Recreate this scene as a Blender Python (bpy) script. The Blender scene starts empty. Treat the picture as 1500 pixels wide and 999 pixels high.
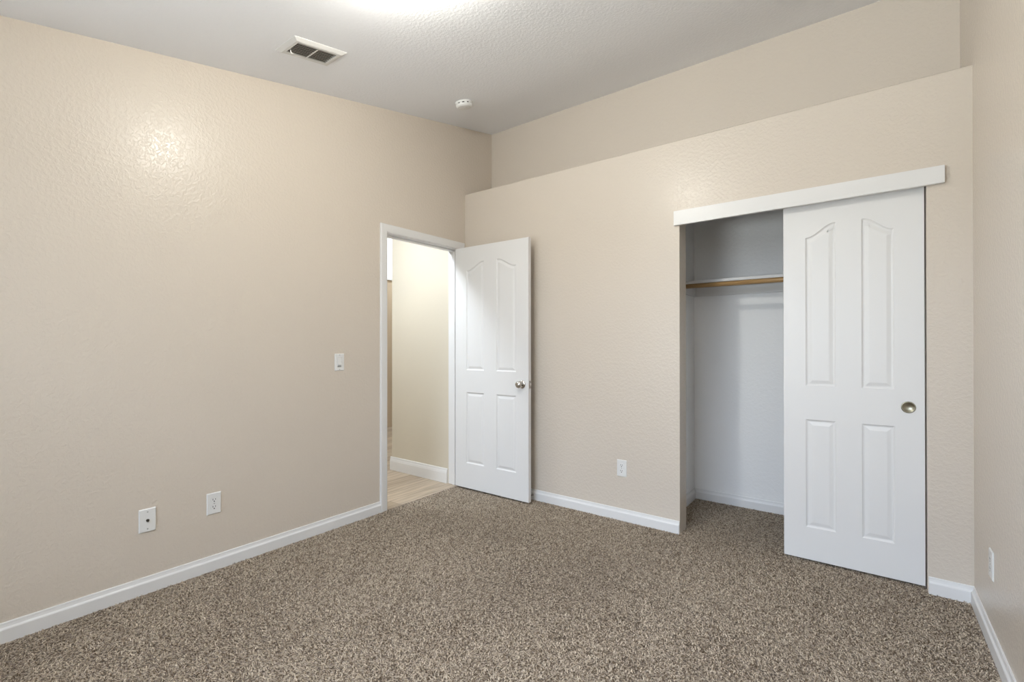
import bpy, bmesh, math
import numpy as np
from math import pi, sin, cos, radians
from mathutils import Vector, Matrix

# ------------------------------------------------------------------ camera, world, light, exposure
S = bpy.context.scene
COL = S.collection
S.view_settings.view_transform = 'Standard'
S.view_settings.look = 'None'
S.view_settings.gamma = 1.0
S.view_settings.use_curve_mapping = False
S.view_settings.exposure = 0.0

F_PX, CX, CY = 693.5, 749.67, 502.5
YAW, ROLL, PITCH = 0.6446, 0.0007, 0.0035
CAM = Vector((2.848, 0.0, 1.22))
cam_d = bpy.data.cameras.new('camera')
cam = bpy.data.objects.new('camera', cam_d); COL.objects.link(cam)
cam_d.sensor_fit = 'HORIZONTAL'; cam_d.sensor_width = 36
cam_d.lens = F_PX / 1500 * 36
cam_d.shift_x = (750 - CX) / 1500
cam_d.shift_y = (CY - 499.5) / 1500
cam_d.clip_start = 0.02
rh = Vector((cos(YAW), sin(YAW), 0)); fh = Vector((-sin(YAW), cos(YAW), 0)); zz = Vector((0, 0, 1))
fwd = fh * cos(PITCH) + zz * sin(PITCH); up0 = zz * cos(PITCH) - fh * sin(PITCH)
rgt = rh * cos(ROLL) - up0 * sin(ROLL); up1 = rh * sin(ROLL) + up0 * cos(ROLL)
M = Matrix((rgt, up1, -fwd)).transposed().to_4x4(); M.translation = CAM
cam.matrix_world = M
S.camera = cam

world = bpy.data.worlds.new('world'); S.world = world; world.use_nodes = True
bg = world.node_tree.nodes['Background']
bg.inputs['Color'].default_value = (0.62, 0.76, 1.0, 1); bg.inputs['Strength'].default_value = 0.0

def area(name, loc, rot, sx, sy, watts, color):      # rot: 90 deg about x faces +y, less tips it down
    l = bpy.data.lights.new(name, 'AREA'); l.shape = 'RECTANGLE'; l.size = sx; l.size_y = sy
    l.energy = watts; l.color = color
    o = bpy.data.objects.new(name, l); COL.objects.link(o); o.location = loc; o.rotation_euler = rot
    return o
WIN = (0.55, 2.95, 0.75, 2.12)      # window in the wall behind the camera: x0 x1 z0 z1
YF = -1.10                          # inner face of that wall
E_LAMP, C_LAMP = 500.0, (1.0, 0.975, 0.885)
E_HALL, C_HALL = 150.0, (0.82, 0.91, 1.0)
E_SKY, C_SKY = 820.0, (0.68, 0.81, 1.0)
E_FILL, C_FILL = 1120.0, (0.89, 0.97, 1.0)
# sky above the roofs opposite, and an added fill panel brightening ceiling and right wall, both shining in through the window
area('sky_daylight', (0.8, -4.9, 3.2), (radians(90-10), 0, 0), 6.0, 2.2, E_SKY, C_SKY)
area('upward_fill', (-0.6, -2.9, -0.1), (radians(90+40), 0, 0), 4.5, 3.2, E_FILL, C_FILL)
# ------------------------------------------------------------------ dimensions (metres)
YC = 3.102       # closet wall, room face
WT = 0.135       # its thickness
W = 3.248        # room width
YB = 3.474       # upper wall above the ledge
YK = 3.90        # closet back wall
ZL = 2.55        # ledge height
OX0, OX1, OZ = 1.875, 3.082, 2.062      # closet opening
def ceil_z(y): return 2.518 + 0.2*y

# ------------------------------------------------------------------ helpers
def finish(o, label=None, cat=None, group=None, kind=None):
    if label: o['label'] = label
    if cat: o['category'] = cat
    if group: o['group'] = group
    if kind: o['kind'] = kind
    return o
def obj(name, bm, mat, parent=None, smooth=False):
    me = bpy.data.meshes.new(name)
    bmesh.ops.recalc_face_normals(bm, faces=bm.faces)
    bm.to_mesh(me); bm.free()
    me.materials.append(mat)
    if smooth:
        for p in me.polygons: p.use_smooth = True
    o = bpy.data.objects.new(name, me); COL.objects.link(o)
    if parent: o.parent = parent
    return o
def empty(name, loc=(0, 0, 0), rot=(0, 0, 0)):
    o = bpy.data.objects.new(name, None); COL.objects.link(o)
    o.location = loc; o.rotation_euler = rot; o.empty_display_size = 0.1
    return o
def box(bm, x0, x1, y0, y1, z0, z1, bevel=0, segs=2):
    r = bmesh.ops.create_cube(bm, size=1)
    vs = r['verts']
    for v in vs:
        v.co = Vector((x0 if v.co.x < 0 else x1, y0 if v.co.y < 0 else y1, z0 if v.co.z < 0 else z1))
    if bevel:
        es = list({e for v in vs for e in v.link_edges})
        bmesh.ops.bevel(bm, geom=es, offset=bevel, segments=segs, affect='EDGES', profile=0.5, clamp_overlap=True)
def prism(bm, pts, axis, a, b):
    """extrude a 2-D polygon along an axis; pts are the other two coordinates in order"""
    def mk(p, t):
        if axis == 'x': return Vector((t, p[0], p[1]))
        if axis == 'y': return Vector((p[0], t, p[1]))
        return Vector((p[0], p[1], t))
    A = [bm.verts.new(mk(p, a)) for p in pts]; B = [bm.verts.new(mk(p, b)) for p in pts]
    bm.faces.new(A); bm.faces.new(list(reversed(B)))
    n = len(pts)
    for i in range(n): bm.faces.new((A[i], A[(i+1) % n], B[(i+1) % n], B[i]))
def lathe(bm, prof, origin, axis, n=32, cap=True):
    """prof: list of (radius, distance along axis)"""
    ax = Vector(axis).normalized()
    t = ax.orthogonal().normalized(); s = ax.cross(t)
    rings = []
    for r, h in prof:
        c = Vector(origin) + ax*h
        if r < 1e-6: rings.append([bm.verts.new(c)])
        else: rings.append([bm.verts.new(c + (t*cos(2*pi*i/n) + s*sin(2*pi*i/n))*r) for i in range(n)])
    for A, B in zip(rings, rings[1:]):
        for i in range(n):
            a0, a1 = A[i % len(A)], A[(i+1) % len(A)]; b0, b1 = B[i % len(B)], B[(i+1) % len(B)]
            f = []
            for v in (a0, a1, b1, b0):
                if v not in f: f.append(v)
            if len(f) > 2: bm.faces.new(f)
    for R in (rings[0], rings[-1]):
        if cap and len(R) > 2: bm.faces.new(R)

# ------------------------------------------------------------------ materials
def nt(name):
    m = bpy.data.materials.new(name); m.use_nodes = True
    t = m.node_tree; return m, t, t.nodes['Principled BSDF']
def simple(name, col, rough=0.5, metal=0, spec=0.5):
    m, t, b = nt(name)
    b.inputs['Base Color'].default_value = (*col, 1); b.inputs['Roughness'].default_value = rough
    b.inputs['Metallic'].default_value = metal; b.inputs['Specular IOR Level'].default_value = spec
    return m
def painted(name, col, rough, spec, scale, strength, dist, voro=0.0):
    """paint over a sprayed wall texture"""
    m, t, b = nt(name)
    N, L = t.nodes, t.links
    tc = N.new('ShaderNodeTexCoord')
    n1 = N.new('ShaderNodeTexNoise'); n1.inputs['Scale'].default_value = scale; n1.inputs['Detail'].default_value = 3
    n1.inputs['Roughness'].default_value = 0.55
    L.new(tc.outputs['Object'], n1.inputs['Vector'])
    rmp = N.new('ShaderNodeMapRange'); rmp.interpolation_type = 'SMOOTHSTEP'
    rmp.inputs['From Min'].default_value = 0.42; rmp.inputs['From Max'].default_value = 0.62
    L.new(n1.outputs['Fac'], rmp.inputs['Value'])
    bp = N.new('ShaderNodeBump'); bp.inputs['Strength'].default_value = strength; bp.inputs['Distance'].default_value = dist
    L.new(rmp.outputs['Result'], bp.inputs['Height'])
    L.new(bp.outputs['Normal'], b.inputs['Normal'])
    b.inputs['Base Color'].default_value = (*col, 1); b.inputs['Roughness'].default_value = rough
    b.inputs['Specular IOR Level'].default_value = spec
    return m
WALLCOL = (0.675, 0.605, 0.525)
m_wall = painted('beige_wall_paint', WALLCOL, 0.27, 0.38, 60, 0.48, 0.0013)
m_closet = painted('white_closet_paint', (0.91, 0.905, 0.90), 0.5, 0.4, 55, 0.3, 0.0014)
m_ceil = painted('white_ceiling_paint', (0.91, 0.92, 0.95), 0.6, 0.3, 65, 0.4, 0.0012)
m_hallwall = painted('hall_wall_paint', (0.66, 0.60, 0.49), 0.5, 0.4, 55, 0.2, 0.001)
m_tan = painted('tan_wall_paint', (0.56, 0.44, 0.31), 0.5, 0.4, 55, 0.2, 0.001)
m_trim = simple('white_gloss_trim', (0.79, 0.785, 0.78), 0.35)
m_door = simple('white_door_paint', (0.79, 0.785, 0.78), 0.38)
m_plate = simple('white_plastic', (0.80, 0.80, 0.79), 0.3)
m_dark = simple('dark_slot', (0.02, 0.02, 0.02), 0.6)
m_duct = simple('dark_duct', (0.055, 0.045, 0.035), 0.8)
m_vent = simple('white_vent_enamel', (0.72, 0.71, 0.69), 0.4)
m_slat = simple('vent_slat_enamel', (0.45, 0.42, 0.38), 0.45)
m_nickel = simple('satin_nickel', (0.60, 0.58, 0.55), 0.22, 1.0)
m_cup = simple('aged_nickel', (0.33, 0.31, 0.24), 0.34, 1.0)
m_shelf = simple('white_shelf_paint', (0.74, 0.73, 0.72), 0.4)

def emit(name, col, s):
    m = bpy.data.materials.new(name); m.use_nodes = True; t = m.node_tree
    t.nodes.remove(t.nodes['Principled BSDF'])
    e = t.nodes.new('ShaderNodeEmission'); e.inputs['Color'].default_value = (*col, 1); e.inputs['Strength'].default_value = s
    t.links.new(e.outputs[0], t.nodes['Material Output'].inputs['Surface']); return m
m_bulb = emit('lit_opal_glass', C_LAMP, E_LAMP)
m_hallbulb = emit('lit_hall_glass', C_HALL, E_HALL)

def wood_rod():
    m, t, b = nt('closet_rod_wood'); N, L = t.nodes, t.links
    tc = N.new('ShaderNodeTexCoord'); mp = N.new('ShaderNodeMapping'); mp.inputs['Scale'].default_value = (2, 60, 60)
    n = N.new('ShaderNodeTexNoise'); n.inputs['Scale'].default_value = 2; n.inputs['Detail'].default_value = 4
    r = N.new('ShaderNodeValToRGB')
    r.color_ramp.elements[0].position = 0.3; r.color_ramp.elements[0].color = (0.30, 0.17, 0.065, 1)
    r.color_ramp.elements[1].position = 0.7; r.color_ramp.elements[1].color = (0.48, 0.30, 0.13, 1)
    L.new(tc.outputs['Object'], mp.inputs['Vector']); L.new(mp.outputs[0], n.inputs['Vector'])
    L.new(n.outputs['Fac'], r.inputs['Fac']); L.new(r.outputs[0], b.inputs['Base Color'])
    b.inputs['Roughness'].default_value = 0.4
    return m
m_rod = wood_rod()

def plank_mat():
    m, t, b = nt('light_vinyl_planks'); N, L = t.nodes, t.links
    tc = N.new('ShaderNodeTexCoord')
    mr = N.new('ShaderNodeMapping'); mr.inputs['Rotation'].default_value = (0, 0, pi/2)
    L.new(tc.outputs['Object'], mr.inputs['Vector'])
    bk = N.new('ShaderNodeTexBrick'); bk.inputs['Scale'].default_value = 1.0
    bk.inputs['Brick Width'].default_value = 1.2; bk.inputs['Row Height'].default_value = 0.15
    bk.inputs['Mortar Size'].default_value = 0.0015; bk.inputs['Bias'].default_value = 0
    bk.inputs['Color1'].default_value = (0.40, 0.31, 0.22, 1); bk.inputs['Color2'].default_value = (0.56, 0.46, 0.35, 1)
    bk.inputs['Mortar'].default_value = (0.22, 0.16, 0.11, 1)
    L.new(mr.outputs[0], bk.inputs['Vector'])
    mp = N.new('ShaderNodeMapping'); mp.inputs['Scale'].default_value = (14, 1.2, 1)
    L.new(tc.outputs['Object'], mp.inputs['Vector'])
    n = N.new('ShaderNodeTexNoise'); n.inputs['Scale'].default_value = 2.2; n.inputs['Detail'].default_value = 6
    L.new(mp.outputs[0], n.inputs['Vector'])
    r = N.new('ShaderNodeValToRGB')
    r.color_ramp.elements[0].position = 0.3; r.color_ramp.elements[0].color = (0.62, 0.60, 0.57, 1)
    r.color_ramp.elements[1].position = 0.7; r.color_ramp.elements[1].color = (1.1, 1.1, 1.1, 1)
    L.new(n.outputs['Fac'], r.inputs['Fac'])
    mx = N.new('ShaderNodeMixRGB'); mx.blend_type = 'MULTIPLY'; mx.inputs['Fac'].default_value = 1
    L.new(bk.outputs['Color'], mx.inputs[1]); L.new(r.outputs[0], mx.inputs[2])
    L.new(mx.outputs[0], b.inputs['Base Color']); b.inputs['Roughness'].default_value = 0.4
    return m
m_plank = plank_mat()

def carpet_mat():
    m, t, b = nt('twist_pile_carpet'); N, L = t.nodes, t.links
    tc = N.new('ShaderNodeTexCoord')
    def noise(scale, detail, rough=0.5, dist=0.0):
        n = N.new('ShaderNodeTexNoise'); n.inputs['Scale'].default_value = scale; n.inputs['Detail'].default_value = detail
        n.inputs['Roughness'].default_value = rough; n.inputs['Distortion'].default_value = dist
        L.new(tc.outputs['Object'], n.inputs['Vector']); return n
    fine = noise(150, 3, 0.65, 0.6)
    big = noise(1.7, 3, 0.55, 0.4)
    mid = noise(14, 3, 0.6)
    # tuft fleck colour
    r = N.new('ShaderNodeValToRGB'); e = r.color_ramp.elements
    e[0].position = 0.36; e[0].color = (0.050, 0.035, 0.024, 1)
    e[1].position = 0.62; e[1].color = (0.52, 0.44, 0.37, 1)
    k = e.new(0.47); k.color = (0.215, 0.170, 0.135, 1)
    k = e.new(0.54); k.color = (0.36, 0.30, 0.245, 1)
    L.new(fine.outputs['Fac'], r.inputs['Fac'])
    # trodden and brushed patches
    rb = N.new('ShaderNodeValToRGB'); e = rb.color_ramp.elements
    e[0].position = 0.35; e[0].color = (0.86, 0.84, 0.82, 1)
    e[1].position = 0.65; e[1].color = (1.10, 1.10, 1.10, 1)
    L.new(big.outputs['Fac'], rb.inputs['Fac'])
    rm = N.new('ShaderNodeValToRGB'); e = rm.color_ramp.elements
    e[0].position = 0.3; e[0].color = (0.84, 0.83, 0.81, 1)
    e[1].position = 0.7; e[1].color = (1.1, 1.1, 1.1, 1)
    L.new(mid.outputs['Fac'], rm.inputs['Fac'])
    a = N.new('ShaderNodeMixRGB'); a.blend_type = 'MULTIPLY'; a.inputs['Fac'].default_value = 1
    L.new(r.outputs[0], a.inputs[1]); L.new(rb.outputs[0], a.inputs[2])
    c = N.new('ShaderNodeMixRGB'); c.blend_type = 'MULTIPLY'; c.inputs['Fac'].default_value = 1
    L.new(a.outputs[0], c.inputs[1]); L.new(rm.outputs[0], c.inputs[2])
    L.new(c.outputs[0], b.inputs['Base Color'])
    b.inputs['Roughness'].default_value = 0.95; b.inputs['Specular IOR Level'].default_value = 0.1
    b.inputs['Sheen Weight'].default_value = 0.1
    bp = N.new('ShaderNodeBump'); bp.inputs['Strength'].default_value = 0.8; bp.inputs['Distance'].default_value = 0.006
    L.new(fine.outputs['Fac'], bp.inputs['Height']); L.new(bp.outputs['Normal'], b.inputs['Normal'])
    return m
m_carpet = carpet_mat()

def pile_mat():
    m, t, b = nt('carpet_yarn'); N, L = t.nodes, t.links
    g = N.new('ShaderNodeNewGeometry')
    r = N.new('ShaderNodeValToRGB'); e = r.color_ramp.elements
    e[0].position = 0.0; e[0].color = (0.085, 0.058, 0.036, 1)
    e[1].position = 1.0; e[1].color = (0.74, 0.64, 0.50, 1)
    for p, c in ((0.24, (0.16, 0.112, 0.074)), (0.38, (0.38, 0.305, 0.225)), (0.68, (0.55, 0.46, 0.355))):
        k = e.new(p); k.color = (*c, 1)
    L.new(g.outputs['Random Per Island'], r.inputs['Fac'])
    L.new(r.outputs[0], b.inputs['Base Color'])
    b.inputs['Roughness'].default_value = 0.9; b.inputs['Specular IOR Level'].default_value = 0.15
    return m
m_pile = pile_mat()

def pane_mat():
    m = bpy.data.materials.new('window_glass'); m.use_nodes = True; t = m.node_tree
    t.nodes.remove(t.nodes['Principled BSDF'])
    a = t.nodes.new('ShaderNodeBsdfTransparent'); g = t.nodes.new('ShaderNodeBsdfGlossy'); g.inputs['Roughness'].default_value = 0.02
    mx = t.nodes.new('ShaderNodeMixShader'); mx.inputs['Fac'].default_value = 0.06
    t.links.new(a.outputs[0], mx.inputs[1]); t.links.new(g.outputs[0], mx.inputs[2])
    t.links.new(mx.outputs[0], t.nodes['Material Output'].inputs['Surface']); return m
m_pane = pane_mat()

def struct(name, bm, mat, label, cat, smooth=False):
    return finish(obj(name, bm, mat, smooth=smooth), label, cat, None, 'structure')

# ------------------------------------------------------------------ structure: floors
bm = bmesh.new()
box(bm, -0.005, W+0.10, YF-0.12, YK+0.10, -0.05, -0.004)
struct('floor', bm, m_carpet, 'brown and beige flecked twist pile carpet covering the bedroom floor', 'carpet')

def carpet_pile():
    """short leaning yarn ends, brushed in patches, over the bedroom and closet floor"""
    rng = np.random.default_rng(7)
    step = 0.0056
    def grid(x0, x1, y0, y1):
        gx, gy = np.meshgrid(np.arange(x0, x1, step), np.arange(y0, y1, step))
        p = np.stack([gx.ravel(), gy.ravel()], 1)
        p = p + rng.uniform(-0.5, 0.5, p.shape)*step
        return p
    P_ = np.concatenate([grid(0.016, W-0.016, 0.0, YC-0.014), grid(OX0+0.004, OX1-0.004, YC-0.014, YC+WT), grid(1.758, W-0.004, YC+WT, YK-0.016)])
    n = len(P_)
    x, y = P_[:, 0], P_[:, 1]
    # smooth brushing field made of a few waves
    f = (np.sin(1.9*x+2.3*y+0.7) + np.sin(3.1*x-2.2*y+2.1) + 0.7*np.sin(5.3*x+4.1*y) + 0.6*np.sin(-4.4*x+7.3*y+1.0))/3.3
    g = (np.sin(2.7*x-1.7*y+4.0) + np.sin(1.3*x+3.9*y+0.4) + 0.7*np.sin(6.1*x-3.3*y+1.9))/2.7
    ang = rng.uniform(0, 2*np.pi, n)
    ln = rng.uniform(0.0095, 0.015, n)
    tilt = np.clip(rng.normal(0.85, 0.30, n), 0.15, 1.35)
    dx = np.cos(ang)*np.sin(tilt) + 0.6*f; dy = np.sin(ang)*np.sin(tilt) + 0.6*g; dz = np.cos(tilt)
    L_ = np.sqrt(dx*dx+dy*dy+dz*dz); dx, dy, dz = dx/L_, dy/L_, dz/L_
    # ribbon across direction: horizontal, perpendicular to the lean
    hx, hy = -dy, dx
    h = np.sqrt(hx*hx+hy*hy)+1e-6; hx, hy = hx/h, hy/h
    wd = rng.uniform(0.0009, 0.0016, n)
    base = np.stack([x, y, np.full(n, -0.0075)], 1)
    D = np.stack([dx, dy, dz], 1)*ln[:, None]
    A = np.stack([hx, hy, np.zeros(n)], 1)*wd[:, None]
    droop = np.stack([dx, dy, -np.abs(dz)*0.6], 1)*(ln*0.35)[:, None]
    crown = np.array([0, 0, 0.0010])
    rows = []
    for t, wk, dr in ((0.0, 0.8, 0.0), (0.55, 1.15, 0.0), (0.9, 0.9, 0.35), (1.05, 0.35, 1.0)):
        c = base + D*t + droop*dr
        rows.append((c - A*wk, c + crown*(1 if t > 0 else 0), c + A*wk))
    V = np.stack([v for r in rows for v in r], 1).reshape(-1, 3)     # 12 verts per yarn end
    idx = []
    for r in range(3):
        for c in range(2):
            a0 = r*3+c; idx.append((a0, a0+1, a0+4, a0+3))
    idx = np.array(idx)
    Fc = (idx[None] + (np.arange(n)*12)[:, None, None]).reshape(-1, 4)
    me = bpy.data.meshes.new('carpet_pile')
    me.vertices.add(len(V)); me.vertices.foreach_set('co', V.astype(np.float32).ravel())
    me.loops.add(Fc.size); me.loops.foreach_set('vertex_index', Fc.astype(np.int32).ravel())
    me.polygons.add(len(Fc)); me.polygons.foreach_set('loop_start', (np.arange(len(Fc))*4).astype(np.int32))
    me.polygons.foreach_set('use_smooth', np.ones(len(Fc), dtype=bool))
    me.update(calc_edges=True)
    me.materials.append(m_pile)
    o = bpy.data.objects.new('carpet_pile', me); COL.objects.link(o)
    finish(o, 'short twisted brown and beige yarn pile of the bedroom carpet', 'carpet pile', None, 'stuff')
carpet_pile()
bm = bmesh.new(); box(bm, -3.3, -0.005, 0.6, 5.2, -0.05, -0.008)
struct('floor_hall', bm, m_plank, 'light wood plank floor seen through the open doorway', 'floor')

# ------------------------------------------------------------------ structure: walls
DY0, DY1, DZ = 2.250, 3.018, 2.048      # clear door opening in the left wall
JT = 0.019
bm = bmesh.new()
y0, y1 = YF-0.12, YB
a, b_ = DY0-JT, DY1+JT
prism(bm, [(y0, -0.05), (a, -0.05), (a, ceil_z(a)), (y0, ceil_z(y0))], 'x', -0.12, 0)
prism(bm, [(a, DZ+JT), (b_, DZ+JT), (b_, ceil_z(b_)), (a, ceil_z(a))], 'x', -0.12, 0)
prism(bm, [(b_, -0.05), (y1, -0.05), (y1, ceil_z(y1)), (b_, ceil_z(b_))], 'x', -0.12, 0)
struct('wall_left', bm, m_wall, 'long beige textured wall on the left with the open doorway at its far end', 'wall')

bm = bmesh.new()
def face_piece(x0, x1, z0, z1):
    box(bm, x0, x1, YC, YC+WT, z0, z1)
face_piece(0, OX0, -0.05, ZL-0.012); face_piece(OX1, W, -0.05, ZL-0.012); face_piece(OX0, OX1, OZ, ZL-0.012)
# rounded plaster nosing and the flat ledge behind it
nose = [(YC+0.012*(1-cos(t)), ZL-0.012+0.012*sin(t)) for t in [i*pi/2/6 for i in range(7)]]
prism(bm, nose + [(YB, ZL), (YB, ZL-0.10), (YC+WT, ZL-0.10), (YC+WT, ZL-0.012)], 'x', 0, W)
struct('wall_back', bm, m_wall, 'beige closet wall topped by a plant ledge, with the closet opening', 'wall')
bm = bmesh.new(); box(bm, -0.12, W+0.10, YB, YB+0.10, ZL-0.10, ceil_z(YB))
struct('wall_upper', bm, m_wall, 'recessed beige upper wall behind the ledge above the closet', 'wall')
bm = bmesh.new()
prism(bm, [(YF-0.12, -0.05), (YB, -0.05), (YB, ceil_z(YB)), (YF-0.12, ceil_z(YF-0.12))], 'x', W, W+0.10)
struct('wall_right', bm, m_wall, 'beige wall at the right edge of the view', 'wall')
bm = bmesh.new()
for x0, x1, z0, z1 in ((0, WIN[0], -0.05, ceil_z(YF-.12)), (WIN[1], W, -0.05, ceil_z(YF-.12)), (WIN[0], WIN[1], -0.05, WIN[2]), (WIN[0], WIN[1], WIN[3], ceil_z(YF-.12))):
    box(bm, x0, x1, YF-0.12, YF, z0, z1)
struct('wall_front', bm, m_wall, 'beige wall behind the camera holding the window', 'wall')

bm = bmesh.new()
prism(bm, [(YF-0.12, ceil_z(YF-0.12)), (YB+0.1, ceil_z(YB+0.1)), (YB+0.1, ceil_z(YB+0.1)+0.08), (YF-0.12, ceil_z(YF-0.12)+0.08)], 'x', -0.12, W+0.10)
struct('ceiling', bm, m_ceil, 'white textured ceiling sloping up towards the closet wall', 'ceiling')

# closet shell
bm = bmesh.new(); box(bm, 1.64, 1.74, YC+WT, YK, -0.05, 2.45)
struct('wall_closet_left', bm, m_closet, 'pale side wall inside the closet, left of the opening', 'wall')
bm = bmesh.new(); box(bm, 1.64, W+0.10, YK, YK+0.10, -0.05, 2.45)
struct('wall_closet_back', bm, m_closet, 'pale back wall inside the closet', 'wall')
bm = bmesh.new(); box(bm, W, W+0.10, YB, YK, -0.05, 2.45)
struct('wall_closet_right', bm, m_closet, 'pale side wall inside the closet, behind the sliding door', 'wall')
bm = bmesh.new(); box(bm, 1.64, W+0.10, YB, YK+0.1, 2.45, 2.55)
struct('ceiling_closet', bm, m_closet, 'ceiling of the closet above the shelf', 'ceiling')

# hall shell
bm = bmesh.new(); box(bm, -0.90, -0.12, DY1+0.004, DY1+0.124, -0.05, 2.5)
struct('wall_hall_right', bm, m_hallwall, 'cream hall wall seen through the doorway', 'wall')
bm = bmesh.new(); box(bm, -2.97, -2.87, 0.7, 5.1, -0.05, 2.185)
struct('wall_hall_far', bm, m_tan, 'tan lower wall at the far end of the hall', 'wall')
bm = bmesh.new(); box(bm, -3.10, -2.98, 0.7, 5.1, -0.05, 3.3)
struct('wall_hall_high', bm, simple('white_hall_paint', (0.9, 0.89, 0.87), 0.6), 'bright white upper wall beyond the hall', 'wall')
bm = bmesh.new(); box(bm, -2.985, -2.845, 0.7, 5.1, 2.185, 2.215, 0.004)
struct('trim_1', bm, m_trim, 'pale ledge cap on the tan wall at the end of the hall', 'trim')
bm = bmesh.new(); box(bm, -3.3, -0.12, 0.6, 0.7, -0.05, 3.3)
struct('wall_hall_left', bm, m_hallwall, 'hall wall out of view to the left', 'wall')
bm = bmesh.new(); box(bm, -3.3, -0.9, 5.1, 5.2, -0.05, 3.3); box(bm, -0.9, -0.8, DY1+0.124, 5.2, -0.05, 3.3)
struct('wall_hall_back', bm, m_hallwall, 'hall wall out of view beyond the corner', 'wall')
bm = bmesh.new(); box(bm, -1.3, -0.12, 0.6, DY1+0.13, 2.5, 2.6)
struct('ceiling_hall', bm, m_ceil, 'white hall ceiling', 'ceiling')
bm = bmesh.new(); box(bm, -3.3, -1.3, 0.6, 5.2, 3.3, 3.4); box(bm, -1.3, -0.8, DY1+0.13, 5.2, 3.3, 3.4)
box(bm, -1.3, -1.22, 0.6, DY1+0.13, 2.6, 3.3); box(bm, -1.3, -0.9, DY1+0.13, DY1+0.2, 2.5, 3.3)
struct('ceiling_hall_high', bm, m_ceil, 'high white ceiling beyond the hall', 'ceiling')

# ------------------------------------------------------------------ baseboards
BH, BT = 0.078, 0.014
PROF = [(0, -0.02), (BT, -0.02), (BT, 0.050), (0.0125, 0.054), (0.0085, 0.0595), (0.0065, 0.068), (0.0060, 0.0755), (0.0045, BH), (0, BH)]
def base(name, axis, at, sgn, a, b, label, prof=PROF, zoff=0.0):
    bm = bmesh.new()
    prism(bm, [(at + sgn*p[0], p[1]+zoff) for p in prof], axis, a, b)
    return struct(name, bm, m_trim, label, 'baseboard')
CW = 0.060      # casing width
base('baseboard_left', 'y', 0, 1, YF, DY0-0.005-CW, 'white baseboard along the left wall')
base('baseboard_back', 'x', YC, -1, BT*0, OX0-0.002, 'white baseboard between the open door and the closet')
base('baseboard_back_right', 'x', YC, -1, OX1+0.003, W, 'short white baseboard between the sliding closet door and the corner')
base('baseboard_right', 'y', W, -1, YF, YC-BT, 'white baseboard along the right wall')
base('baseboard_front', 'x', YF, 1, BT, W-BT, 'white baseboard behind the camera')
base('baseboard_closet_back', 'x', YK, -1, 1.74, W, 'white baseboard at the back of the closet')
base('baseboard_closet_left', 'y', 1.74, 1, YC+WT, YK-BT, 'white baseboard on the side wall inside the closet')
HP = [(0, 0), (0.015, 0), (0.015, 0.088), (0.0135, 0.092), (0.0135, 0.096), (0.0115, 0.104), (0.009, 0.112), (0.0085, 0.122), (0.006, 0.128), (0, 0.128)]
base('baseboard_hall', 'x', DY1+0.004, -1, -0.915, -0.136, 'tall moulded white baseboard of the hall wall', HP, -0.008)

# ------------------------------------------------------------------ door casing and jamb (trim_2) on the left wall
CP = [(0, 0), (0, 0.009), (0.010, 0.0125), (0.022, 0.0135), (0.045, 0.0155), (0.055, 0.0155), (CW, 0.011), (CW, 0)]   # (across, out)
RV = 0.005
def casing(xface, sgn, names):
    """mitred three-sided casing"""
    bm = bmesh.new()
    yi0, yi1, zi = DY0-RV, DY1+RV, DZ+RV
    rings = []
    for corner in range(4):
        ring = []
        for a, o in CP:
            if corner == 0: y, z = yi0-a, -0.02
            elif corner == 1: y, z = yi0-a, zi+a
            elif corner == 2: y, z = yi1+a, zi+a
            else: y, z = yi1+a, -0.02
            ring.append(bm.verts.new((xface + sgn*o, y, z)))
        rings.append(ring)
    n = len(CP)
    for A, B in zip(rings, rings[1:]):
        for i in range(n): bm.faces.new((A[i], A[(i+1) % n], B[(i+1) % n], B[i]))
    bm.faces.new(rings[0]); bm.faces.new(rings[-1])
    return struct(names[0], bm, m_trim, names[1], 'door trim')
casing(0, 1, ('trim_2', 'white moulded casing around the open bedroom doorway'))
bm = bmesh.new()
box(bm, -0.122, 0.001, DY0-JT, DY0, -0.02, DZ+JT); box(bm, -0.122, 0.001, DY1, DY1+JT, -0.006, DZ+JT); box(bm, -0.122, 0.001, DY0, DY1, DZ, DZ+JT)
# stop strips the door closes against
box(bm, -0.072, -0.038, DY0, DY0+0.011, -0.006, DZ, 0.002); box(bm, -0.072, -0.038, DY1-0.011, DY1, -0.006, DZ, 0.002); box(bm, -0.072, -0.038, DY0+0.011, DY1-0.011, DZ-0.011, DZ, 0.002)
struct('trim_3', bm, m_trim, 'white door jamb lining the doorway', 'door trim')

# fascia board over the closet track, a touch out of level
FX0, FX1 = 1.845, 3.148
bm = bmesh.new()
FY0, FY1 = 3.078, YC
vs = []
for x, zb, zt in ((FX0, 1.9905, 2.083), (FX1, 2.003, 2.0875)):
    vs.append([bm.verts.new(p) for p in ((x, FY0, zb), (x, FY1, zb), (x, FY1, zt), (x, FY0, zt))])
for i in range(4): bm.faces.new((vs[0][i], vs[0][(i+1) % 4], vs[1][(i+1) % 4], vs[1][i]))
bm.faces.new(vs[0]); bm.faces.new(vs[1])
bmesh.ops.bevel(bm, geom=list(bm.edges), offset=0.0015, segments=2, affect='EDGES')
struct('trim_4', bm, m_trim, 'white fascia board hiding the track above the closet opening', 'fascia')

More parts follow.
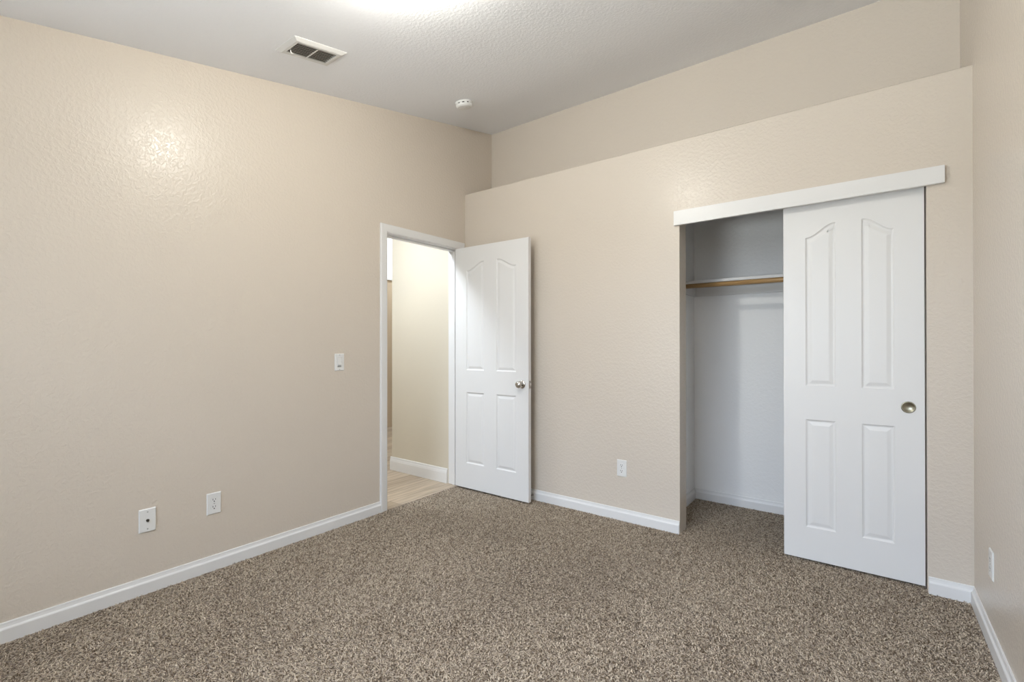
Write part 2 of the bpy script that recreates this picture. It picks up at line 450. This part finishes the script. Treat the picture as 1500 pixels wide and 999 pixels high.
# ------------------------------------------------------------------ moulded four-panel doors
def offset_poly(pts, d):
    n = len(pts); out = []
    for i in range(n):
        p0, p1, p2 = Vector(pts[i-1]), Vector(pts[i]), Vector(pts[(i+1) % n])
        e1 = (p1-p0).normalized(); e2 = (p2-p1).normalized()
        n1 = Vector((-e1.y, e1.x)); n2 = Vector((-e2.y, e2.x))
        m = n1+n2; m = m/ max(m.dot(n1), 0.35)
        out.append((p1.x+m.x*d, p1.y+m.y*d))
    return out
def arch(x0, x1, z0, zlow, zhigh, rise_right):
    """CCW outline: flat bottom, top sweeping from zlow to zhigh in an ogee"""
    top = []
    K = 14
    for i in range(K+1):
        t = i/K
        # short flat shoulder, ogee, crown
        s = min(max((t-0.04)/0.90, 0), 1)
        s = s*s*(3-2*s)
        top.append((x0+(x1-x0)*t, zlow+(zhigh-zlow)*s))
    if not rise_right:
        top = [(x0+x1-x, z) for x, z in reversed(top)]
    return [(x0, z0), (x1, z0)] + list(reversed(top))
PANEL_PROFILE = [(0.0, 0.0), (0.003, 0.0035), (0.0075, 0.0065), (0.011, 0.0070), (0.014, 0.0068), (0.030, 0.0022), (0.034, 0.0018)]
def panel_door(name, wdt, hgt, thk, panels, mat, bevel=0.002):
    """leaf from x 0..wdt, z 0..hgt, face at y=0 (towards -y), back at y=thk"""
    bm = bmesh.new()
    for side in (0, 1):
        def P(x, z, d): return (x, d if side == 0 else thk-d, z)
        b = 0.0015
        outer = [bm.verts.new(P(x, z, 0)) for x, z in ((b, b), (wdt-b, b), (wdt-b, hgt-b), (b, hgt-b))]
        edges = [bm.edges.new((outer[i], outer[(i+1) % 4])) for i in range(4)]
        loops = []
        for poly in panels:
            L0 = [bm.verts.new(P(x, z, 0)) for x, z in poly]
            edges += [bm.edges.new((L0[i], L0[(i+1) % len(L0)])) for i in range(len(L0))]
            loops.append((poly, L0))
        bmesh.ops.triangle_fill(bm, use_beauty=True, use_dissolve=False, edges=edges, normal=(0, -1, 0))
        for poly, L0 in loops:
            prev = L0
            for ins, d in PANEL_PROFILE[1:]:
                q = offset_poly(poly, ins)
                cur = [bm.verts.new(P(x, z, d)) for x, z in q]
                for i in range(len(cur)):
                    bm.faces.new((prev[i], prev[(i+1) % len(cur)], cur[(i+1) % len(cur)], cur[i]))
                prev = cur
            fe = [e for e in (bm.edges.get((prev[i], prev[(i+1) % len(prev)])) for i in range(len(prev))) if e]
            bmesh.ops.triangle_fill(bm, use_beauty=True, use_dissolve=False, edges=fe, normal=(0, -1, 0))
        if side == 0: O0 = outer
        else: O1 = outer
    b = 0.0015
    c0 = [bm.verts.new((x, b, z)) for x, z in ((0, 0), (wdt, 0), (wdt, hgt), (0, hgt))]
    c1 = [bm.verts.new((x, thk-b, z)) for x, z in ((0, 0), (wdt, 0), (wdt, hgt), (0, hgt))]
    for A, B in ((O0, c0), (c0, c1), (c1, O1)):
        for i in range(4): bm.faces.new((A[i], A[(i+1) % 4], B[(i+1) % 4], B[i]))
    return obj(name, bm, mat)

# hinged bedroom door, standing open against the closet wall
DX0, DYF, DZB = 0.013, 2.967, 0.012
dw, dh = 0.764, 2.032
def panel_set(l0, l1, r0, r1, z0, z1, z2, z3, z4):
    return [[(l0, z0), (l1, z0), (l1, z1), (l0, z1)], [(r0, z0), (r1, z0), (r1, z1), (r0, z1)],
            arch(l0, l1, z2, z3, z4, True), arch(r0, r1, z2, z3, z4, False)]
ps = panel_set(0.125, 0.318, 0.449, 0.645, 0.211, 0.809, 0.995, 1.833, 1.899)
door = panel_door('door_1', dw, dh, 0.035, ps, m_door)
door.location = (DX0, DYF, DZB)
finish(door, 'white four-panel arched bedroom door standing open against the closet wall', 'door', None, 'structure')
# knobs on both faces, latch plate in the edge
kx, kz = 0.717-DX0, 0.914-DZB
def knob(sy, y0):
    bm = bmesh.new()
    lathe(bm, [(0.0, 0.0), (0.031, 0.0), (0.0325, 0.002), (0.031, 0.0055), (0.022, 0.009), (0.013, 0.011), (0.0, 0.011)], (kx, y0, kz), (0, sy, 0))
    r = obj('knob_rosette', bm, m_nickel, None, True)
    bm = bmesh.new()
    lathe(bm, [(0.0, 0.009), (0.0115, 0.009), (0.0105, 0.022), (0.012, 0.029), (0.020, 0.034), (0.0265, 0.042), (0.0275, 0.049), (0.025, 0.056), (0.017, 0.0615), (0.008, 0.064), (0, 0.0645)], (kx, y0, kz), (0, sy, 0))
    k = obj('door_knob', bm, m_nickel, door, True); r.parent = k
    k['label'] = 'satin nickel round knob'
knob(-1, 0.0); knob(1, 0.035)
bm = bmesh.new(); box(bm, dw-0.0005, dw+0.0015, 0.0045, 0.0305, kz-0.029, kz+0.029, 0.0006, 1)
lp = obj('latch_plate', bm, m_nickel, door)
bm = bmesh.new(); prism(bm, [(dw+0.0015, 0.011), (dw+0.0125, 0.020), (dw+0.0125, 0.024), (dw+0.0015, 0.024)], 'z', kz-0.011, kz+0.011)
obj('latch_bolt', bm, m_nickel, lp)
for hz in (0.20, 1.02, 1.83):
    bm = bmesh.new()
    lathe(bm, [(0.0, -0.046), (0.004, -0.046), (0.0055, -0.042), (0.0055, 0.042), (0.004, 0.046), (0, 0.046)], (-0.001, 0.042, hz), (0, 0, 1), 16)
    box(bm, -0.0015, 0.0, 0.006, 0.038, hz-0.041, hz+0.041)
    obj('hinge', bm, m_nickel, door)

# sliding closet door in front of the opening's right half
cw, ch = 0.618, 2.04
CX0, CYF, CZB = 2.4585, 3.138, 0.010
ps2 = panel_set(0.109, 0.250, 0.364, 0.500, 0.182, 0.788, 0.977, 1.812, 1.881)
cd = panel_door('door_2', cw, ch, 0.035, ps2, m_door)
cd.location = (CX0, CYF, CZB)
finish(cd, 'white four-panel arched sliding door covering the right half of the closet', 'door', None, 'structure')
bm = bmesh.new()
lathe(bm, [(0.0, -0.001), (0.0225, -0.001), (0.0235, -0.0025), (0.0265, -0.0035), (0.0295, -0.002), (0.030, 0.0), (0.0, 0.0008)], (3.013-CX0, 0, 0.900-CZB), (0, 1, 0), 36, False)
fp = obj('finger_pull', bm, m_cup, cd, True); fp['label'] = 'round aged nickel recessed finger pull'
# track in the header, two rollers' hangers hidden behind the fascia
bm = bmesh.new(); box(bm, OX0+0.002, OX1-0.002, YC+0.012, YC+0.10, OZ-0.004, OZ-0.0002)
struct('trim_5', bm, simple('track_metal', (0.5, 0.5, 0.5), 0.4, 1.0), 'metal sliding door track under the closet header', 'door track')

# ------------------------------------------------------------------ closet shelf, cleats, rod
bm = bmesh.new(); box(bm, 1.7415, W-0.001, 3.65, YK-0.001, 1.677, 1.698, 0.0015)
finish(obj('closet_shelf', bm, m_shelf), 'long white painted shelf inside the closet above the wooden rod', 'shelf')
CL = lambda a, b: (a, b)
bm = bmesh.new(); box(bm, 1.7405, W-0.0005, YK-0.019, YK-0.0002, 1.600, 1.6768, 0.002)
struct('trim_6', bm, m_shelf, 'white cleat board under the shelf on the closet back wall', 'cleat')
bm = bmesh.new(); box(bm, 1.7402, 1.759, 3.50, YK-0.0195, 1.600, 1.6768, 0.002)
struct('trim_7', bm, m_shelf, 'white cleat board under the shelf on the closet side wall', 'cleat')
bm = bmesh.new(); box(bm, W-0.019, W-0.0002, 3.50, YK-0.0195, 1.600, 1.6768, 0.002)
struct('trim_8', bm, m_shelf, 'white cleat board behind the sliding door', 'cleat')
RY, RZ, RR = 3.575, 1.6495, 0.0165
rod = empty('closet_rod', (1.76, RY, RZ))
finish(rod, 'round wooden hanging rod running under the white closet shelf', 'clothes rod')
bm = bmesh.new(); lathe(bm, [(0, 0), (RR, 0), (RR, W-0.020-1.76), (0, W-0.020-1.76)], (0, 0, 0), (1, 0, 0), 28)
o = obj('pole', bm, m_rod, rod, True)
for p in o.data.polygons: p.use_smooth = len(p.vertices) == 4
for sx, d in ((-0.0005, 1), (W-0.0195-1.76, -1)):
    bm = bmesh.new(); lathe(bm, [(RR+0.001, 0.0), (RR+0.0095, 0.0), (RR+0.0095, 0.003), (RR+0.003, 0.004), (RR+0.003, 0.011), (RR+0.001, 0.011)], (sx, 0, 0), (d, 0, 0), 28, False)
    obj('end_socket', bm, m_plate, rod, True)

# ------------------------------------------------------------------ wall plates (built facing -y, origin at plate centre on the wall)
PW, PH, PT = 0.070, 0.115, 0.0055
def plate_mesh(holes):
    """cover plate with bevelled rim and real openings; each hole is a CCW loop in x,z"""
    bm = bmesh.new()
    b = 0.0035
    def ring(hw, hh, y): return [bm.verts.new((x, y, z)) for x, z in ((-hw, -hh), (hw, -hh), (hw, hh), (-hw, hh))]
    r0 = ring(PW/2, PH/2, 0); r1 = ring(PW/2, PH/2, -PT*0.45); r2 = ring(PW/2-b, PH/2-b, -PT)
    for A, B in ((r0, r1), (r1, r2)):
        for i in range(4): bm.faces.new((A[i], A[(i+1) % 4], B[(i+1) % 4], B[i]))
    edges = [bm.edges.get((r2[i], r2[(i+1) % 4])) for i in range(4)]
    for h in holes:
        L0 = [bm.verts.new((x, -PT, z)) for x, z in h]; L1 = [bm.verts.new((x, 0, z)) for x, z in h]
        n = len(h)
        edges += [bm.edges.new((L0[i], L0[(i+1) % n])) for i in range(n)]
        for i in range(n): bm.faces.new((L0[i], L0[(i+1) % n], L1[(i+1) % n], L1[i]))
    bmesh.ops.triangle_fill(bm, use_beauty=True, edges=edges, normal=(0, -1, 0))
    return bm
def rect(cx, cz, hw, hh): return [(cx-hw, cz-hh), (cx+hw, cz-hh), (cx+hw, cz+hh), (cx-hw, cz+hh)]
def duplex_outline(cz, r=0.0172, hh=0.0142):
    pts = []
    n = 36
    for i in range(n):
        t = 2*pi*i/n
        pts.append((r*cos(t), cz + max(-hh, min(hh, r*sin(t)))))
    return pts
def screw(parent, x, z):
    bm = bmesh.new(); lathe(bm, [(0.0034, 0.0), (0.0034, 0.0006), (0.0026, 0.0011), (0, 0.0012)], (x, -PT, z), (0, -1, 0), 14, False)
    s = obj('screw', bm, m_screw, parent)
    return s
m_screw = simple('screw_head', (0.50, 0.50, 0.48), 0.35, 0.6)
def duplex(name, loc, rz, label, group=None):
    t = empty(name, loc, (0, 0, rz)); finish(t, label, 'power outlet', group)
    obj('cover_plate', plate_mesh([duplex_outline(0.0195, 0.0176, 0.0146), duplex_outline(-0.0195, 0.0176, 0.0146)]), m_plate, t)
    for cz in (0.0195, -0.0195):
        bm = bmesh.new(); prism(bm, duplex_outline(cz), 'y', -PT-0.0008, -0.0003)
        rc = obj('socket', bm, m_plate, t)
        bm = bmesh.new()
        box(bm, -0.0077, -0.0051, -PT-0.0012, -PT, cz-0.0015, cz+0.0075); box(bm, 0.0051, 0.0075, -PT-0.0012, -PT, cz-0.0005, cz+0.0068)
        lathe(bm, [(0.0031, 0), (0.0031, 0.0012), (0, 0.0012)], (0, -PT, cz-0.0078), (0, -1, 0), 14, False)
        obj('slots', bm, m_dark, rc)
    screw(t, 0, 0)
    return t
duplex('power_outlet', (0.0, 1.0875, 0.3585), pi/2, 'white duplex power outlet on the left wall, right of the cable jack plate')
duplex('power_outlet.001', (1.476, YC, 0.3595), 0, 'white duplex power outlet low on the wall between the open door and the closet')
duplex('power_outlet.002', (W, 2.700, 0.330), -pi/2, 'white power outlet seen edge-on low on the right wall')

t = empty('cable_jack', (0.0, 0.790, 0.3545), (0, 0, pi/2)); finish(t, 'white wall plate with a single round cable jack, leftmost plate on the left wall', 'wall plate')
obj('cover_plate', plate_mesh([rect(0, 0, 0.0045, 0.0045)]), m_plate, t)
bm = bmesh.new()
lathe(bm, [(0.0, 0.0), (0.0075, 0.0), (0.0075, 0.0025), (0.0048, 0.0025), (0.0048, 0.0095), (0.0035, 0.0095), (0.0035, 0.003), (0.0, 0.003)], (0, -PT, 0), (0, -1, 0), 6)
obj('connector', bm, simple('dark_nickel', (0.16, 0.15, 0.13), 0.35, 0.9), t)
screw(t, 0, 0.0415); screw(t, 0, -0.0415)

t = empty('light_switch', (0.0, 1.853, 1.103), (0, 0, pi/2)); finish(t, 'white rocker light switch on the left wall beside the doorway', 'light switch')
obj('cover_plate', plate_mesh([rect(0, 0, 0.0168, 0.0335)]), m_plate, t)
bm = bmesh.new()
prism(bm, [(-0.0005, -0.0325), (-PT-0.0045, -0.018), (-PT-0.001, 0.0325), (-0.0005, 0.0325)], 'x', -0.0158, 0.0105)
obj('rocker', bm, m_plate, t)
bm = bmesh.new(); box(bm, 0.0115, 0.0158, -PT-0.001, -0.0005, -0.0325, 0.0325)
tr = obj('slider_track', bm, m_plate, t)
bm = bmesh.new(); box(bm, 0.0118, 0.0155, -PT-0.0035, -PT-0.001, -0.004, 0.006, 0.0008)
obj('slider', bm, m_plate, tr)
bm = bmesh.new(); box(bm, -0.0158, 0.0158, -PT-0.0006, -PT+0.0004, -0.0290, -0.0272)
obj('lower_groove', bm, m_dark, t)
screw(t, 0, 0.0485); screw(t, 0, -0.0485)

# ------------------------------------------------------------------ ceiling vent (built in the ceiling plane, facing down)
TILT = math.atan(0.2)
def on_ceiling(x, y): return (x, y, ceil_z(y))
vent = empty('ceiling_vent', on_ceiling(0.467, 1.382), (TILT, 0, 0))
finish(vent, 'white rectangular ceiling air vent with dark louvres', 'air vent')
VX, VY, VO = 0.100, 0.152, 0.0125      # half sizes, drop
IX, IY = 0.058, 0.112
bm = bmesh.new()
def vr(hx, hy, z): return [bm.verts.new((x, y, z)) for x, y in ((-hx, -hy), (hx, -hy), (hx, hy), (-hx, hy))]
R = [vr(VX, VY, 0), vr(VX, VY, -0.002), vr(VX-0.022, VY-0.022, -VO), vr(IX+0.004, IY+0.004, -VO), vr(IX, IY, -VO+0.002), vr(IX, IY, -0.0003)]
for A, B in zip(R, R[1:]):
    for i in range(4): bm.faces.new((A[i], A[(i+1) % 4], B[(i+1) % 4], B[i]))
obj('frame', bm, m_vent, vent)
bm = bmesh.new(); box(bm, -IX, IX, -IY, IY, -0.0015, -0.0003)
obj('duct_backing', bm, m_duct, vent)
for k in range(7):
    x = -IX + (k+0.5)*2*IX/7
    bm = bmesh.new()
    prism(bm, [(x-0.0055, -0.0030), (x-0.0045, -0.0026), (x+0.0050, -0.0125), (x+0.0036, -0.0130)], 'y', -IY+0.0003, IY-0.0003)
    obj('slat', bm, m_slat, vent)
bm = bmesh.new(); box(bm, -IX, IX, -0.0045, 0.0045, -VO, -0.0115)
obj('centre_bar', bm, m_vent, vent)
bm = bmesh.new(); box(bm, -0.030, -0.026, -IY+0.004, -IY+0.008, -0.026, -0.006, 0.001); box(bm, -0.030, -0.026, -IY+0.004, -IY+0.018, -0.028, -0.0245, 0.001)
obj('damper_lever', bm, m_vent, vent)

# ------------------------------------------------------------------ smoke detector
det = empty('smoke_detector', on_ceiling(0.425, 2.625), (TILT, 0, 0))
finish(det, 'small round white smoke detector on the ceiling near the far left corner', 'smoke detector')
bm = bmesh.new(); lathe(bm, [(0.0, 0.0), (0.064, 0.0), (0.066, 0.003), (0.064, 0.010), (0.0, 0.010)], (0, 0, -0.0002), (0, 0, -1), 40)
obj('mounting_base', bm, m_plate, det, True)
bm = bmesh.new(); lathe(bm, [(0.0, 0.010), (0.055, 0.010), (0.055, 0.019), (0.0, 0.019)], (0, 0, 0), (0, 0, -1), 40)
obj('sensor_vents', bm, m_dark, det)
bm = bmesh.new()
lathe(bm, [(0.0, 0.019), (0.062, 0.019), (0.063, 0.022), (0.061, 0.030), (0.052, 0.038), (0.030, 0.041), (0, 0.0415)], (0, 0, 0), (0, 0, -1), 40)
for i in range(10):
    a = 2*pi*i/10
    c, s = cos(a), sin(a)
    q = [(0.050, -0.009), (0.0600, -0.009), (0.0600, 0.009), (0.050, 0.009)]
    prism(bm, [(c*u - s*v, s*u + c*v) for u, v in q], 'z', -0.0195, -0.0098)
obj('cover', bm, m_plate, det, False)
bm = bmesh.new(); lathe(bm, [(0.008, 0.040), (0.0085, 0.0425), (0, 0.043)], (0.018, 0, 0), (0, 0, -1), 20, False)
obj('test_button', bm, m_vent, det)

# ------------------------------------------------------------------ spring door stop on the baseboard behind the open door
ds = empty('door_stop', (0.735, YC-BT, 0.038)); finish(ds, 'small spring door stop on the baseboard behind the open door', 'door stop')
bm = bmesh.new(); lathe(bm, [(0, 0), (0.008, 0), (0.008, 0.003), (0.005, 0.007), (0, 0.007)], (0, 0, 0), (0, -1, 0), 16)
obj('mount', bm, m_nickel, ds, True)
bm = bmesh.new()
prof = []
for i in range(41): prof.append((0.0046 if i % 2 else 0.0036, 0.006 + i*0.0013))
lathe(bm, prof, (0, 0, 0), (0, -1, 0), 14)
obj('spring', bm, m_nickel, ds, True)
bm = bmesh.new(); lathe(bm, [(0, 0.056), (0.0065, 0.056), (0.0065, 0.066), (0.004, 0.070), (0, 0.070)], (0, 0, 0), (0, -1, 0), 16)
obj('rubber_tip', bm, m_plate, ds, True)

# ------------------------------------------------------------------ ceiling lamps (lit) and window
LX, LY = 1.42, 1.27
lamp = empty('ceiling_lamp', on_ceiling(LX, LY)); finish(lamp, 'lit round ceiling lamp just above the top of the view', 'ceiling lamp')
bm = bmesh.new(); lathe(bm, [(0, -0.018), (0.060, -0.018), (0.060, 0.016), (0.052, 0.020), (0, 0.020)], (0, 0, 0), (0, 0, -1), 32)
obj('canopy', bm, m_vent, lamp, True)
bm = bmesh.new(); lathe(bm, [(0.036, 0.020), (0.046, 0.034), (0.050, 0.050), (0.050, 0.070), (0.043, 0.083), (0.026, 0.090), (0, 0.092)], (0, 0, 0), (0, 0, -1), 32, False)
obj('glass_diffuser', bm, m_bulb, lamp, True)
for nm, (x, y, z), lab in (('hall_lamp', (-0.45, 2.05, 2.5), 'lit round ceiling lamp of the hall, out of view'), ('hall_fill_lamp', (-2.1, 4.3, 3.3), 'added fill lamp beyond the hall, out of view, brightening the high white wall')):  # second lamp is added, unseen, to brighten the high wall beyond the hall
    l = empty(nm, (x, y, z)); finish(l, lab, 'ceiling lamp')
    bm = bmesh.new(); lathe(bm, [(0, 0), (0.15, 0), (0.15, 0.02), (0, 0.02)], (0, 0, 0), (0, 0, -1), 32); obj('canopy', bm, m_vent, l)
    bm = bmesh.new(); lathe(bm, [(0.14, 0.02), (0.135, 0.045), (0.11, 0.07), (0.06, 0.085), (0, 0.09)], (0, 0, 0), (0, 0, -1), 32, False); obj('glass_bowl', bm, m_hallbulb, l, True)

win = empty('window_1', ((WIN[0]+WIN[1])/2, YF-0.06, WIN[2])); finish(win, 'white framed window behind the camera letting in daylight', 'window', None, 'structure')
hw, hh = (WIN[1]-WIN[0])/2, WIN[3]-WIN[2]
bm = bmesh.new()
for x0, x1, z0, z1 in ((-hw, -hw+0.04, 0, hh), (hw-0.04, hw, 0, hh), (-hw+0.04, hw-0.04, 0, 0.04), (-hw+0.04, hw-0.04, hh-0.04, hh), (-0.025, 0.025, 0.04, hh-0.04)):
    box(bm, x0, x1, -0.03, 0.03, z0, z1)
obj('window_frame', bm, m_trim, win)
for x0, x1 in ((-hw+0.04, -0.025), (0.025, hw-0.04)):
    bm = bmesh.new(); box(bm, x0, x1, -0.003, 0.003, 0.04, hh-0.04); obj('pane', bm, m_pane, win)
